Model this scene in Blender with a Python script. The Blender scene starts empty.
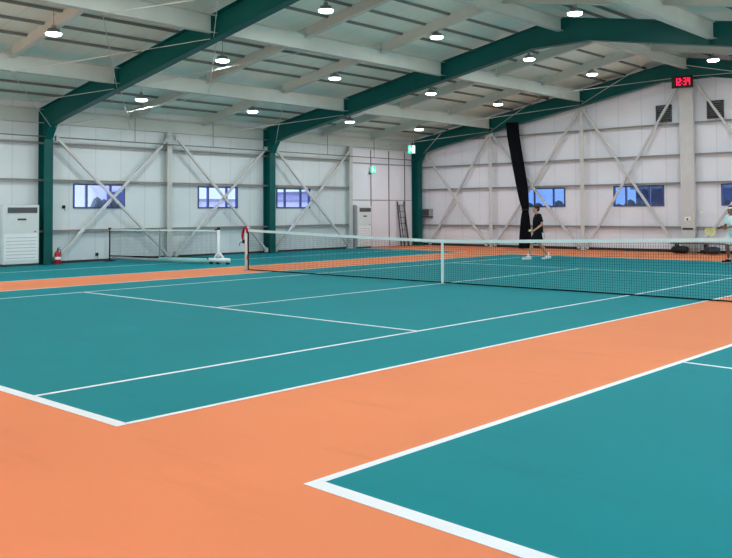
import bpy, bmesh, math, random
from mathutils import Vector, Matrix
random.seed(7)
SC = bpy.context.scene
COL = SC.collection
PI = math.pi

# ------------------------------------------------------------------ camera
cam = bpy.data.cameras.new('camera')
co = bpy.data.objects.new('camera', cam)
COL.objects.link(co)
YAW, PIT, ROL = 0.7512, 0.0318, -0.0050
fw = Vector((-math.sin(YAW)*math.cos(PIT), math.cos(YAW)*math.cos(PIT), math.sin(PIT)))
rt = Vector((math.cos(YAW), math.sin(YAW), 0))
up = rt.cross(fw)
r2 = rt*math.cos(ROL)+up*math.sin(ROL)
u2 = -rt*math.sin(ROL)+up*math.cos(ROL)
co.matrix_world = Matrix(((r2.x, u2.x, -fw.x, 16.346), (r2.y, u2.y, -fw.y, -3.346), (r2.z, u2.z, -fw.z, 1.52), (0, 0, 0, 1)))
cam.sensor_fit = 'HORIZONTAL'
cam.sensor_width = 36
cam.lens = 36*855.38/732
cam.shift_x = (366-349.07)/732
cam.shift_y = (184.23-279)/732
cam.clip_end = 400
SC.camera = co

# ------------------------------------------------------------------ world, light, exposure
w = bpy.data.worlds.new('sky'); SC.world = w; w.use_nodes = True
bg = w.node_tree.nodes['Background']
bg.inputs[0].default_value = (0.70, 0.84, 1.0, 1)
bg.inputs[1].default_value = 2.9
sun = bpy.data.lights.new('sun', 'SUN'); sun.energy = 20; sun.angle = .02; sun.color = (1, .97, .92)
so_ = bpy.data.objects.new('sun', sun); COL.objects.link(so_); so_.rotation_euler = (0, math.radians(-12), 0)
SC.view_settings.view_transform = 'Standard'
SC.view_settings.look = 'None'
SC.view_settings.gamma = 1
SC.view_settings.use_curve_mapping = False
SC.view_settings.exposure = 0.03
LAMP_POWER = 52

# ------------------------------------------------------------------ materials
def srgb(h):
    h = h.lstrip('#')
    v = [int(h[i:i+2], 16)/255 for i in (0, 2, 4)]
    return tuple((x/12.92 if x <= .04045 else ((x+.055)/1.055)**2.4) for x in v)+(1,)

def mat(name, col, rough=.6, metal=0, spec=.3, var=0, scale=3, bump=0, bscale=40, emit=None, estr=0):
    m = bpy.data.materials.new(name); m.use_nodes = True
    nt = m.node_tree; b = nt.nodes['Principled BSDF']
    c = srgb(col) if isinstance(col, str) else col
    b.inputs['Base Color'].default_value = c
    b.inputs['Roughness'].default_value = rough
    b.inputs['Metallic'].default_value = metal
    b.inputs['Specular IOR Level'].default_value = spec
    tc = nt.nodes.new('ShaderNodeTexCoord')
    if var:
        n = nt.nodes.new('ShaderNodeTexNoise'); n.inputs['Scale'].default_value = scale; n.inputs['Detail'].default_value = 5
        nt.links.new(tc.outputs['Object'], n.inputs['Vector'])
        r = nt.nodes.new('ShaderNodeValToRGB')
        r.color_ramp.elements[0].position = .3; r.color_ramp.elements[1].position = .7
        r.color_ramp.elements[0].color = tuple(x*(1-var) for x in c[:3])+(1,)
        r.color_ramp.elements[1].color = tuple(min(1, x*(1+var)) for x in c[:3])+(1,)
        nt.links.new(n.outputs['Fac'], r.inputs['Fac']); nt.links.new(r.outputs['Color'], b.inputs['Base Color'])
    if bump:
        n = nt.nodes.new('ShaderNodeTexNoise'); n.inputs['Scale'].default_value = bscale
        nt.links.new(tc.outputs['Object'], n.inputs['Vector'])
        bp = nt.nodes.new('ShaderNodeBump'); bp.inputs['Strength'].default_value = bump; bp.inputs['Distance'].default_value = .01
        nt.links.new(n.outputs['Fac'], bp.inputs['Height']); nt.links.new(bp.outputs['Normal'], b.inputs['Normal'])
    if emit:
        b.inputs['Emission Color'].default_value = srgb(emit) if isinstance(emit, str) else emit
        b.inputs['Emission Strength'].default_value = estr
    return m

def ribbed(name, col, axis, period, depth=.35, var=.05, rough=.5):
    """sheet metal panel with shallow ribs every `period` metres along `axis`"""
    m = mat(name, col, rough, 0, .35, var, .6)
    nt = m.node_tree; b = nt.nodes['Principled BSDF']
    tc = nt.nodes.new('ShaderNodeTexCoord'); sx = nt.nodes.new('ShaderNodeSeparateXYZ')
    nt.links.new(tc.outputs['Object'], sx.inputs[0])
    d = nt.nodes.new('ShaderNodeMath'); d.operation = 'DIVIDE'; d.inputs[1].default_value = period
    nt.links.new(sx.outputs[axis], d.inputs[0])
    fr = nt.nodes.new('ShaderNodeMath'); fr.operation = 'FRACT'; nt.links.new(d.outputs[0], fr.inputs[0])
    pp = nt.nodes.new('ShaderNodeMath'); pp.operation = 'LESS_THAN'; pp.inputs[1].default_value = .035/period
    nt.links.new(fr.outputs[0], pp.inputs[0])
    bp = nt.nodes.new('ShaderNodeBump'); bp.inputs['Strength'].default_value = depth; bp.inputs['Distance'].default_value = .02; bp.invert = True
    nt.links.new(pp.outputs[0], bp.inputs['Height']); nt.links.new(bp.outputs['Normal'], b.inputs['Normal'])
    src = b.inputs['Base Color'].links[0].from_socket
    mx = nt.nodes.new('ShaderNodeMix'); mx.data_type = 'RGBA'; mx.blend_type = 'MULTIPLY'
    sc = nt.nodes.new('ShaderNodeMath'); sc.operation = 'MULTIPLY'; sc.inputs[1].default_value = .28
    nt.links.new(pp.outputs[0], sc.inputs[0]); nt.links.new(sc.outputs[0], mx.inputs[0])
    nt.links.new(src, mx.inputs[6]); mx.inputs[7].default_value = (.55, .55, .56, 1)
    nt.links.new(mx.outputs[2], b.inputs['Base Color'])
    return m

def floor_mat(name, col, var=.05):
    """acrylic sports coating: broad rolled patches, faint scuffs"""
    m = mat(name, col, .7, 0, .12, var, .45, .15, 90)
    nt = m.node_tree; b = nt.nodes['Principled BSDF']
    tc = nt.nodes.new('ShaderNodeTexCoord')
    mp = nt.nodes.new('ShaderNodeMapping'); mp.inputs['Rotation'].default_value = (0, 0, .5); mp.inputs['Scale'].default_value = (.5, 2.4, 1)
    n = nt.nodes.new('ShaderNodeTexNoise'); n.inputs['Scale'].default_value = 1.3; n.inputs['Detail'].default_value = 8; n.inputs['Roughness'].default_value = .65
    nt.links.new(tc.outputs['Object'], mp.inputs[0]); nt.links.new(mp.outputs[0], n.inputs['Vector'])
    r = nt.nodes.new('ShaderNodeValToRGB'); r.color_ramp.elements[0].position = .30; r.color_ramp.elements[1].position = .45
    r.color_ramp.elements[0].color = (.94, .94, .94, 1); r.color_ramp.elements[1].color = (1, 1, 1, 1)
    nt.links.new(n.outputs['Fac'], r.inputs['Fac'])
    src = b.inputs['Base Color'].links[0].from_socket
    mx = nt.nodes.new('ShaderNodeMix'); mx.data_type = 'RGBA'; mx.blend_type = 'MULTIPLY'; mx.inputs[0].default_value = 1
    nt.links.new(src, mx.inputs[6]); nt.links.new(r.outputs['Color'], mx.inputs[7]); nt.links.new(mx.outputs[2], b.inputs['Base Color'])
    return m

def glass(name, tint, gl=.06):
    m = bpy.data.materials.new(name); m.use_nodes = True; nt = m.node_tree
    nt.nodes.remove(nt.nodes['Principled BSDF'])
    out = nt.nodes['Material Output']
    t = nt.nodes.new('ShaderNodeBsdfTransparent'); t.inputs[0].default_value = tint
    g = nt.nodes.new('ShaderNodeBsdfGlossy'); g.inputs['Roughness'].default_value = .05
    mx = nt.nodes.new('ShaderNodeMixShader'); mx.inputs[0].default_value = gl
    nt.links.new(t.outputs[0], mx.inputs[1]); nt.links.new(g.outputs[0], mx.inputs[2]); nt.links.new(mx.outputs[0], out.inputs[0])
    return m

M = dict(
    orange=floor_mat('orange_acrylic', '#DF865A', .045),
    teal=floor_mat('teal_acrylic', '#007F87', .05),
    line=mat('line_paint', '#DFE8EB', .6, var=.03, scale=4),
    wall_l=ribbed('wall_panel_left', '#CFD8D9', 1, .9),
    wall_b=ribbed('wall_panel_back', '#DEE1E8', 0, .9),
    roof=ribbed('roof_panel', '#D6E9E1', 1, .9, .3),
    green=mat('green_steel_paint', '#00524F', .45, .0, .25, .08, 2),
    steel=mat('pale_steel_paint', '#BAC5BF', .5, 0, .35, .05, 2),
    purlin=mat('purlin_grey', '#6E7572', .5, .1, .3, .06, 2),
    girt=mat('girt_paint', '#8F8B84', .55, 0, .3, .06, 2),
    brace=mat('brace_paint', '#C4C5C3', .5, 0, .3, .05, 3),
    rod=mat('rod_galvanised', '#BDC2BE', .5, .2, .4, .05, 8),
    dark=mat('dark_base_trim', '#3A3330', .8, var=.1, scale=5),
    wframe=mat('window_frame_navy', '#46517C', .4, .3, .4, .04, 5),
    glass_l=glass('pale_blue_glass', (.62, .65, .90, 1)),
    glass_b=glass('deep_blue_glass', (.33, .43, .64, 1)),
    white=mat('white_enamel', '#E4E8E6', .4, 0, .4, .02, 5),
    offwhite=mat('offwhite_plastic', '#CFD6D4', .5, 0, .4, .02, 5),
    grille=mat('dark_grille', '#3C4344', .5, .1, .3, .05, 20),
    badge=mat('badge_dark', '#2C3440', .3, .2, .5, .02, 5),
    black=mat('black_plastic', '#101114', .5, 0, .4, .05, 10),
    curtain=mat('black_curtain_cloth', '#0B0D12', .9, 0, .1, .2, 8, .3, 60),
    red=mat('red_cloth', '#A3203A', .7, 0, .2, .1, 12),
    extred=mat('extinguisher_red', '#B01824', .3, 0, .5, .05, 8),
    band=mat('net_band_white', '#D2E3DF', .8, 0, .1, .04, 6, .1, 80),
    netcord=mat('net_cord_black', '#101414', .8, 0, .1, .05, 10),
    greycloth=mat('grey_windbreak', '#8C9798', .8, 0, .1, .08, 6),
    mint=mat('mint_tube', '#8FC4C0', .6, 0, .2, .06, 6),
    lens=mat('lamp_lens', '#FFFFFF', .4, emit='#F4FBFF', estr=14),
    lamp=mat('lamp_housing', '#A2A9A6', .4, .6, .4, .05, 10),
    exitg=mat('exit_green', '#10B890', .4, emit='#28E8B8', estr=1.1),
    exitw=mat('exit_white', '#E8FFF8', .4, emit='#D8FFF4', estr=1.4),
    led=mat('led_red', '#FF2050', .4, emit='#FF1848', estr=2.2),
    ledcase=mat('clock_case', '#150A0C', .35, 0, .4, .05, 9),
    skin=mat('skin', '#C08C70', .55, 0, .3, .05, 20),
    skin2=mat('skin_tanned', '#8E5E48', .55, 0, .3, .05, 20),
    hair=mat('black_hair', '#15110F', .6, 0, .3, .2, 60),
    tee=mat('black_tee', '#15161A', .85, 0, .1, .1, 10, .2, 60),
    shorts=mat('black_shorts', '#121418', .85, 0, .1, .1, 10, .2, 60),
    mintcloth=mat('mint_sportswear', '#CDEBE8', .8, 0, .1, .05, 10, .2, 60),
    maroon=mat('maroon_shorts', '#5B2A30', .85, 0, .1, .05, 10),
    shoe=mat('white_shoe', '#E6E8E8', .6, 0, .3, .04, 20),
    sole=mat('shoe_sole', '#C9CCD0', .7, 0, .3, .04, 20),
    shoeb=mat('black_shoe', '#1A1A1E', .6, 0, .3, .04, 20),
    lip=mat('lips', '#9A5A50', .5), eyew=mat('eye_white', '#E8E4DE', .3), iris=mat('iris_dark', '#1A100A', .3),
    racketg=mat('racket_grey', '#9AA0A4', .35, .2, .5, .05, 9),
    rackety=mat('racket_yellow', '#D8C860', .35, .1, .5, .05, 9),
    string=mat('racket_strings', '#E6DC90', .6),
    stringw=mat('racket_strings_pale', '#C9CED2', .6),
    ball=mat('ball_felt', '#DDE8A0', .9, var=.05, scale=60, bump=.4, bscale=200),
    greybox=mat('grey_box_paint', '#8A8A8C', .5, 0, .3, .05, 9),
    alu=mat('dull_aluminium', '#5C5C60', .4, .4, .4, .06, 9),
    vent=mat('vent_dark', '#4A4B50', .5, .2, .3, .1, 9),
    out_wall=mat('outside_render', '#C8CCD4', .8, var=.06, scale=1),
    out_dark=mat('outside_dark', '#48566C', .6, var=.1, scale=1),
    hedge=mat('hedge_leaf', '#26342C', .9, var=.3, scale=6, bump=.6, bscale=12),
    asphalt=mat('concrete_yard', '#B4B5B0', .9, var=.1, scale=2),  # outside ground, made pale to bounce sunlight up to the ceiling
)

# ------------------------------------------------------------------ builders
class MB:
    def __init__(s): s.bm = bmesh.new()
    def box(s, x0, x1, y0, y1, z0, z1):
        v = [s.bm.verts.new(p) for p in ((x0,y0,z0),(x1,y0,z0),(x1,y1,z0),(x0,y1,z0),(x0,y0,z1),(x1,y0,z1),(x1,y1,z1),(x0,y1,z1))]
        for f in ((3,2,1,0),(4,5,6,7),(0,1,5,4),(1,2,6,5),(2,3,7,6),(3,0,4,7)): s.bm.faces.new([v[i] for i in f])
        return s
    def beam(s, a, b, wd, ht, hint=(0,0,1)):
        a, b = Vector(a), Vector(b); d = (b-a).normalized(); h = Vector(hint)
        if abs(d.dot(h)) > .98: h = Vector((1,0,0))
        sd = d.cross(h).normalized()*wd/2; u = sd.cross(d).normalized()*ht/2
        v = [s.bm.verts.new(p) for e in (a, b) for p in (e-sd-u, e+sd-u, e+sd+u, e-sd+u)]
        for f in ((3,2,1,0),(4,5,6,7),(0,1,5,4),(1,2,6,5),(2,3,7,6),(3,0,4,7)): s.bm.faces.new([v[i] for i in f])
        return s
    def prism(s, pts, axis, c0, c1):
        """extrude polygon pts (two coords) along axis 0/1/2 from c0 to c1"""
        def P(p, c):
            return [(c,p[0],p[1]), (p[0],c,p[1]), (p[0],p[1],c)][axis]
        A = [s.bm.verts.new(P(p, c0)) for p in pts]; B = [s.bm.verts.new(P(p, c1)) for p in pts]
        n = len(pts); s.bm.faces.new(A); s.bm.faces.new(B[::-1])
        for i in range(n): s.bm.faces.new([A[i], B[i], B[(i+1) % n], A[(i+1) % n]])
        return s
    def tube(s, pts, r, n=8, cap=True):
        pts = [Vector(p) for p in pts]; rs = r if isinstance(r, (list, tuple)) else [r]*len(pts)
        rings = []; prev = None
        for i, p in enumerate(pts):
            d = (pts[min(i+1, len(pts)-1)]-pts[max(i-1, 0)]).normalized()
            if prev is None:
                h = Vector((0,0,1)) if abs(d.z) < .9 else Vector((1,0,0)); e = d.cross(h).normalized()
            else: e = (prev-d*prev.dot(d)).normalized()
            prev = e; g = d.cross(e)
            rr = rs[i] if isinstance(rs[i], (list, tuple)) else (rs[i], rs[i])
            rings.append([s.bm.verts.new(p+e*math.cos(2*PI*k/n)*rr[0]+g*math.sin(2*PI*k/n)*rr[1]) for k in range(n)])
        for a, b in zip(rings, rings[1:]):
            for k in range(n): s.bm.faces.new([a[k], a[(k+1) % n], b[(k+1) % n], b[k]])
        if cap: s.bm.faces.new(rings[0][::-1]); s.bm.faces.new(rings[-1])
        return s
    def lathe(s, prof, c=(0,0,0), n=24):
        c = Vector(c); rings = []
        for r, z in prof: rings.append([s.bm.verts.new(c+Vector((r*math.cos(2*PI*k/n), r*math.sin(2*PI*k/n), z))) for k in range(n)])
        for a, b in zip(rings, rings[1:]):
            for k in range(n): s.bm.faces.new([a[k], a[(k+1) % n], b[(k+1) % n], b[k]])
        s.bm.faces.new(rings[0][::-1]); s.bm.faces.new(rings[-1])
        return s
    def ell(s, c, r, rot=None, n=16, m=10):
        c = Vector(c); rot = rot or Matrix.Identity(3)
        top = s.bm.verts.new(c+rot@Vector((0,0,r[2]))); bot = s.bm.verts.new(c-rot@Vector((0,0,r[2]))); rings = []
        for j in range(1, m):
            t = PI*j/m
            rings.append([s.bm.verts.new(c+rot@Vector((r[0]*math.sin(t)*math.cos(2*PI*k/n), r[1]*math.sin(t)*math.sin(2*PI*k/n), r[2]*math.cos(t)))) for k in range(n)])
        for k in range(n):
            s.bm.faces.new([top, rings[0][k], rings[0][(k+1) % n]]); s.bm.faces.new([bot, rings[-1][(k+1) % n], rings[-1][k]])
        for a, b in zip(rings, rings[1:]):
            for k in range(n): s.bm.faces.new([a[k], b[k], b[(k+1) % n], a[(k+1) % n]])
        return s
    def cap(s, a, b, ra, rb, n=14):
        """tapered capsule"""
        a, b = Vector(a), Vector(b); d = (b-a).normalized(); pts = []; rs = []
        for t in (80, 60, 35, 12): pts.append(a-d*ra*math.sin(math.radians(t))); rs.append(ra*math.cos(math.radians(t)))
        for t in (12, 35, 60, 80): pts.append(b+d*rb*math.sin(math.radians(t))); rs.append(rb*math.cos(math.radians(t)))
        return s.tube(pts, rs, n)
    def build(s, name, m, parent=None, smooth=False, bevel=0):
        bmesh.ops.recalc_face_normals(s.bm, faces=s.bm.faces[:])
        me = bpy.data.meshes.new(name)
        if parent is not None and parent.type == 'EMPTY' and not parent.get('raw'):
            bmesh.ops.transform(s.bm, matrix=parent.matrix_basis.inverted(), verts=s.bm.verts[:])
        s.bm.to_mesh(me); s.bm.free()
        if smooth:
            for p in me.polygons: p.use_smooth = True
        me.materials.append(m if not isinstance(m, str) else M[m])
        o = bpy.data.objects.new(name, me); COL.objects.link(o)
        if parent is not None: o.parent = parent
        if bevel:
            bv = o.modifiers.new('bevel', 'BEVEL'); bv.width = bevel; bv.segments = 2; bv.limit_method = 'ANGLE'
        return o

def tag(o, label=None, cat=None, group=None, kind=None):
    if label: o['label'] = label
    if cat: o['category'] = cat
    if group: o['group'] = group
    if kind: o['kind'] = kind
    return o
def thing(name, label, cat, loc=(0,0,0), rz=0, group=None):
    o = bpy.data.objects.new(name, None); COL.objects.link(o); o.location = loc; o.rotation_euler = (0,0,rz)
    o.empty_display_size = .2
    o.matrix_basis = Matrix.Translation(loc) @ Matrix.Rotation(rz, 4, 'Z')
    return tag(o, label, cat, group)
def local(name, label, cat, loc, rz=0, group=None):
    """thing whose parts are modelled in its own local coordinates"""
    o = thing(name, label, cat, loc, rz, group); o['raw'] = 1
    return o
def dup(root, loc, rz=0, label=None, group=None):
    r = root.copy(); COL.objects.link(r); r.location = loc; r.rotation_euler = (0,0,rz)
    if label: r['label'] = label
    if group: r['group'] = group
    for ch in list(root.children):
        c = ch.copy(); COL.objects.link(c); c.parent = r
        for g in list(ch.children):
            d = g.copy(); COL.objects.link(d); d.parent = c
    return r

# ------------------------------------------------------------------ hall dimensions
XL, XR, XC = -7.757, 16.90, 4.57
YN, YB = -9.3, 27.118
FY = [-8.65, .20, 9.05, 17.90, 26.70]
BX = [XL, -3.6, .52, 4.57, 8.69, 12.84, XR]
def zr(x): return 6.86-.181*abs(x-XC)        # top of the green frames
RO = .20                                     # roof sheet sits this far above

# ------------------------------------------------------------------ floor
tag(MB().box(XL-.15, XR+.15, YN-6, YB+.15, -.2, 0).build('floor', 'orange'), kind='structure')
tag(MB().box(-60, XL-.15, -60, 90, -.25, -.05).box(XR+.15, 60, -60, 90, -.25, -.05).box(XL-.15, XR+.15, YB+.15, 90, -.25, -.05)
    .box(XL-.15, XR+.15, -60, YN-6, -.25, -.05).build('trim_1', 'asphalt'), kind='structure')

def rect(x0, x1, y0, y1, z=.003): return MB().box(x0, x1, y0, y1, .0005, z)
# main court
W, A, S1, NY, S2, FAR = 10.954, 1.405, 5.195, 11.159, 17.05, 22.444
t = thing('tennis_court', 'teal full-size court with the long net across it, in the middle of the orange floor', 'tennis court', (W/2, NY, 0))
rect(0, W, 0, FAR, .002).build('playing_surface', 'teal', t)
rect(0, W, 0, .10).build('baseline', 'line', t); rect(0, W, FAR-.08, FAR).build('baseline', 'line', t)
rect(0, .05, .10, FAR-.08).build('sideline', 'line', t); rect(W-.05, W, .10, FAR-.08).build('sideline', 'line', t)
rect(A-.025, A+.025, .10, FAR-.08).build('singles_sideline', 'line', t); rect(W-A-.025, W-A+.025, .10, FAR-.08).build('singles_sideline', 'line', t)
rect(A+.025, W-A-.025, S1-.025, S1+.025).build('service_line', 'line', t); rect(A+.025, W-A-.025, S2-.025, S2+.025).build('service_line', 'line', t)
rect(W/2-.025, W/2+.025, S1+.025, S2-.025).build('center_line', 'line', t)
# practice court along the left wall
t = thing('practice_court', 'narrow teal court strip between the left wall and the orange strip', 'tennis court', (-5, 11, 0))
rect(XL, -2.20, 0, 22.95, .002).build('playing_surface', 'teal', t)
rect(XL, -2.20, 0, .10).build('baseline', 'line', t); rect(XL, -2.20, 22.87, 22.95).build('baseline', 'line', t)
rect(-2.25, -2.20, .10, 22.87).build('sideline', 'line', t)
rect(-5.035, -4.985, .10, 22.87).build('singles_sideline', 'line', t)
# near right court
t = thing('practice_court', 'teal court with a thick white corner in the right foreground', 'tennis court', (15, 8, 0))
def skew(x, y): return (x, y-.043*(x-12.862))
MB().prism([skew(12.862, 0), skew(XR, 0), (XR, FAR), (12.862, FAR)], 2, .0005, .002).build('playing_surface', 'teal', t)
MB().prism([skew(12.862, 0), skew(XR, 0), skew(XR, .11), skew(12.862, .11)], 2, .0005, .003).build('baseline', 'line', t)
rect(12.862, 12.925, .11, FAR).build('sideline', 'line', t)
MB().prism([(12.925, S1-.025), (XR, S1-.30), (XR, S1-.25), (12.925, S1+.025)], 2, .0005, .003).build('service_line', 'line', t)

# ------------------------------------------------------------------ walls
def wall_cells(u0, u1, z0, z1, holes):
    us = sorted({u0, u1, *[h[0] for h in holes], *[h[1] for h in holes]}); zs = sorted({z0, z1, *[h[2] for h in holes], *[h[3] for h in holes]})
    for a, b in zip(us, us[1:]):
        for c, d in zip(zs, zs[1:]):
            if not any(h[0]-1e-6 <= a and b <= h[1]+1e-6 and h[2]-1e-6 <= c and d <= h[3]+1e-6 for h in holes): yield a, b, c, d
ZW0, ZW1 = 1.655, 2.42
WL = [(10.05, 11.86), (14.76, 16.54), (18.42, 20.20)]
WBK = [(-2.30, -.44), (1.58, 3.53), (5.55, 7.5)]
eave = zr(XL)+RO
b = MB()
for a, c, d, e in wall_cells(YN, YB, 0, eave, [(y0, y1, ZW0, ZW1) for y0, y1 in WL]): b.box(XL-.1, XL, a, c, d, e)
wl = tag(b.build('wall_left', 'wall_l'), kind='structure')
# right-hand side wall (unseen): openings added between its posts so daylight reaches the ceiling
b = MB()
for a, c, d, e in wall_cells(YN, YB, 0, eave, [(-7.2, -1.0, 0, 3.4), (1.4, 7.6, 0, 3.4), (10.3, 16.6, 0, 3.4), (19.2, 25.4, 0, 3.4)]): b.box(XR, XR+.1, a, c, d, e)
tag(b.build('wall_right', 'wall_l'), kind='structure')
b = MB()
for a, c, d, e in wall_cells(XL, XR, 0, eave, [(x0, x1, ZW0, ZW1) for x0, x1 in WBK]): b.box(a, c, YB, YB+.1, d, e)
b.prism([(XL, eave), (XR, eave), (XC, zr(XC)+RO)], 1, YB, YB+.1)
wb = tag(b.build('wall_back', 'wall_b'), kind='structure')
# entrance end behind the camera: wide unseen opening, added to let daylight in
b = MB()
for a, c, d, e in wall_cells(XL, XR, 0, eave, [(-6.0, 15.6, 0, 4.3)]): b.box(a, c, YN-.1, YN, d, e)
b.prism([(XL, eave), (XR, eave), (XC, zr(XC)+RO)], 1, YN-.1, YN)
tag(b.build('wall_front', 'wall_b'), kind='structure')
b = MB()
b.prism([(XL-.1, eave), (XC, zr(XC)+RO), (XC, zr(XC)+RO+.08), (XL-.1, eave+.08)], 1, YN-.1, YB+.1)
b.prism([(XR+.1, eave), (XC, zr(XC)+RO), (XC, zr(XC)+RO+.08), (XR+.1, eave+.08)], 1, YN-.1, YB+.1)
ceil = tag(b.build('ceiling', 'roof'), kind='structure')
# purlins: Z sections under the sheet
def purlin(x):
    z = zr(x)
    return MB().box(x-.006, x+.006, YN, YB, z+.135, z+RO).box(x-.05, x, YN, YB, z+.135, z+.142)
for i in range(6):
    for k in range(1, 5):
        x = BX[i]+(BX[i+1]-BX[i])*k/5
        purlin(x).build('purlin', 'purlin', ceil)
# girts on the walls
for z in (1.0, 2.52, 3.62):
    MB().box(XL, XL+.14, YN, 22.30, z-.006, z+.006).box(XL+.13, XL+.14, YN, 22.30, z-.055, z+.006).build('girt', 'girt', wl)
for z in (.92, 2.50, 3.50, 4.62):
    MB().box(XL, XR, YB-.14, YB, z-.006, z+.006).box(XL, XR, YB-.14, YB-.13, z-.06, z+.006).build('girt', 'girt', wb)
MB().box(XL, XL+.10, YN, YB, 4.20, 4.215).box(XL, XL+.012, YN, YB, 4.20, 4.66).box(XL, XL+.10, YN, YB, 4.60, 4.615).build('eave_beam', 'steel', wl)
tag(MB().box(XL, XL+.03, YN, 22.4, 0, .07).build('baseboard_left', 'dark'), kind='structure')
tag(MB().box(XL, XR, YB-.04, YB, 0, .10).build('baseboard_back', 'dark'), kind='structure')

# big panelled door at the far end of the left wall
d = tag(MB().box(XL, XL+.06, 22.50, 26.45, .02, 4.12).build('door_1', 'wall_b'), kind='structure')
for y in (23.75, 24.92, 26.0): MB().box(XL+.06, XL+.075, y-.018, y+.018, .02, 4.12).build('door_seam', 'dark', d)
MB().box(XL+.06, XL+.08, 22.50, 26.45, 1.98, 2.01).build('door_rail', 'girt', d)
MB().box(XL+.06, XL+.11, 22.4, 26.5, 3.52, 3.56).build('door_track', 'girt', d)

# windows
def window(n, axis, u0, u1, m):
    """axis 'L' = in the left wall (u is y), 'B' = in the back wall (u is x)"""
    def bx(b, a0, a1, c0, c1, z0, z1):      # c = depth inwards
        return b.box(XL+c0, XL+c1, a0, a1, z0, z1) if axis == 'L' else b.box(a0, a1, YB-c1, YB-c0, z0, z1)
    b = MB(); f = .045
    bx(b, u0, u1, -.08, .03, ZW0, ZW0+f); bx(b, u0, u1, -.08, .03, ZW1-f, ZW1); bx(b, u0, u0+f, -.08, .03, ZW0+f, ZW1-f); bx(b, u1-f, u1, -.08, .03, ZW0+f, ZW1-f)
    o = tag(b.build('window_%d' % n, 'wframe'), kind='structure')
    L = u1-u0; cuts = [u0+f, u0+L*.255, u0+L*.72, u1-f]
    for k in (1, 2):
        b = MB(); bx(b, cuts[k]-.028, cuts[k]+.028, -.06, .02, ZW0+f, ZW1-f); b.build('mullion', 'wframe', o)
    for k in range(3):
        b = MB(); bx(b, cuts[k]+(.035 if k else 0), cuts[k+1]-(.035 if k < 2 else 0), -.03, -.024, ZW0+f, ZW1-f); b.build('pane', m, o)
n = 0
for u in WL: n += 1; window(n, 'L', u[0], u[1], 'glass_l')
for u in WBK: n += 1; window(n, 'B', u[0], u[1], 'glass_b')

# ------------------------------------------------------------------ green portal frames
IN = [(-7.37, 0), (-7.37, 3.72), (-6.30, 4.26), (3.70, 6.17), (5.44, 6.17), (15.44, 4.26), (16.41, 3.80), (16.41, 0)]
OX0, OX1 = XL+.02, XR-.02
names = ['green steel frame crossing the entrance end', 'green steel frame crossing just ahead of the near baseline', 'nearest visible dark green steel frame, its left column beside the red extinguisher',
         'middle dark green steel frame spanning over the net area to the roof ridge', 'farthest dark green steel frame standing right against the back wall']
for k, fy in enumerate(FY):
    t = thing('steel_frame', names[k], 'steel frame', (XC, fy, 0))
    for sgn in (0, 1):
        X = (lambda x: x) if sgn == 0 else (lambda x: 2*XC-x)
        hw = .14
        b = MB()
        b.prism([(X(OX0), 0), (X(-7.38), 0), (X(-7.38), 3.70), (X(OX0), 3.70)], 1, fy-.008, fy+.008)
        for x in (OX0+.01, -7.38): b.box(min(X(x-.01), X(x+.01)), max(X(x-.01), X(x+.01)), fy-hw, fy+hw, .02, 3.70)
        b.box(min(X(OX0), X(-7.2)), max(X(OX0), X(-7.2)), fy-hw-.04, fy+hw+.04, 0, .02)
        b.build('column', 'green', t)
        b = MB()
        b.prism([(X(OX0), 3.70), (X(-7.38), 3.70), (X(-7.08), 4.13), (X(-6.50), 4.26), (X(3.70), 6.11), (X(XC), 6.11), (X(XC), zr(XC)), (X(OX0), zr(OX0))], 1, fy-.008, fy+.008)
        b.beam((X(-7.38), fy, 3.70), (X(-7.07), fy, 4.14), .24, .02); b.beam((X(-7.08), fy, 4.13), (X(-6.49), fy, 4.262), .24, .02); b.beam((X(-6.50), fy, 4.26), (X(3.71), fy, 6.112), .24, .02)
        b.beam((X(3.69), fy, 6.11), (X(XC), fy, 6.11), .24, .02); b.beam((X(OX0), fy, zr(OX0)-.01), (X(XC), fy, zr(XC)-.01), .24, .02)
        b.box(min(X(OX0), X(OX0+.02)), max(X(OX0), X(OX0+.02)), fy-hw, fy+hw, 3.70, zr(OX0)-.02)
        b.build('rafter', 'green', t)
        for xs in (-3.6, .52):
            lo = 4.26+(xs+6.5)*.1814
            MB().box(X(xs)-.008, X(xs)+.008, fy-hw, fy+hw, lo, zr(xs)-.02).build('stiffener', 'green', t)

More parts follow.
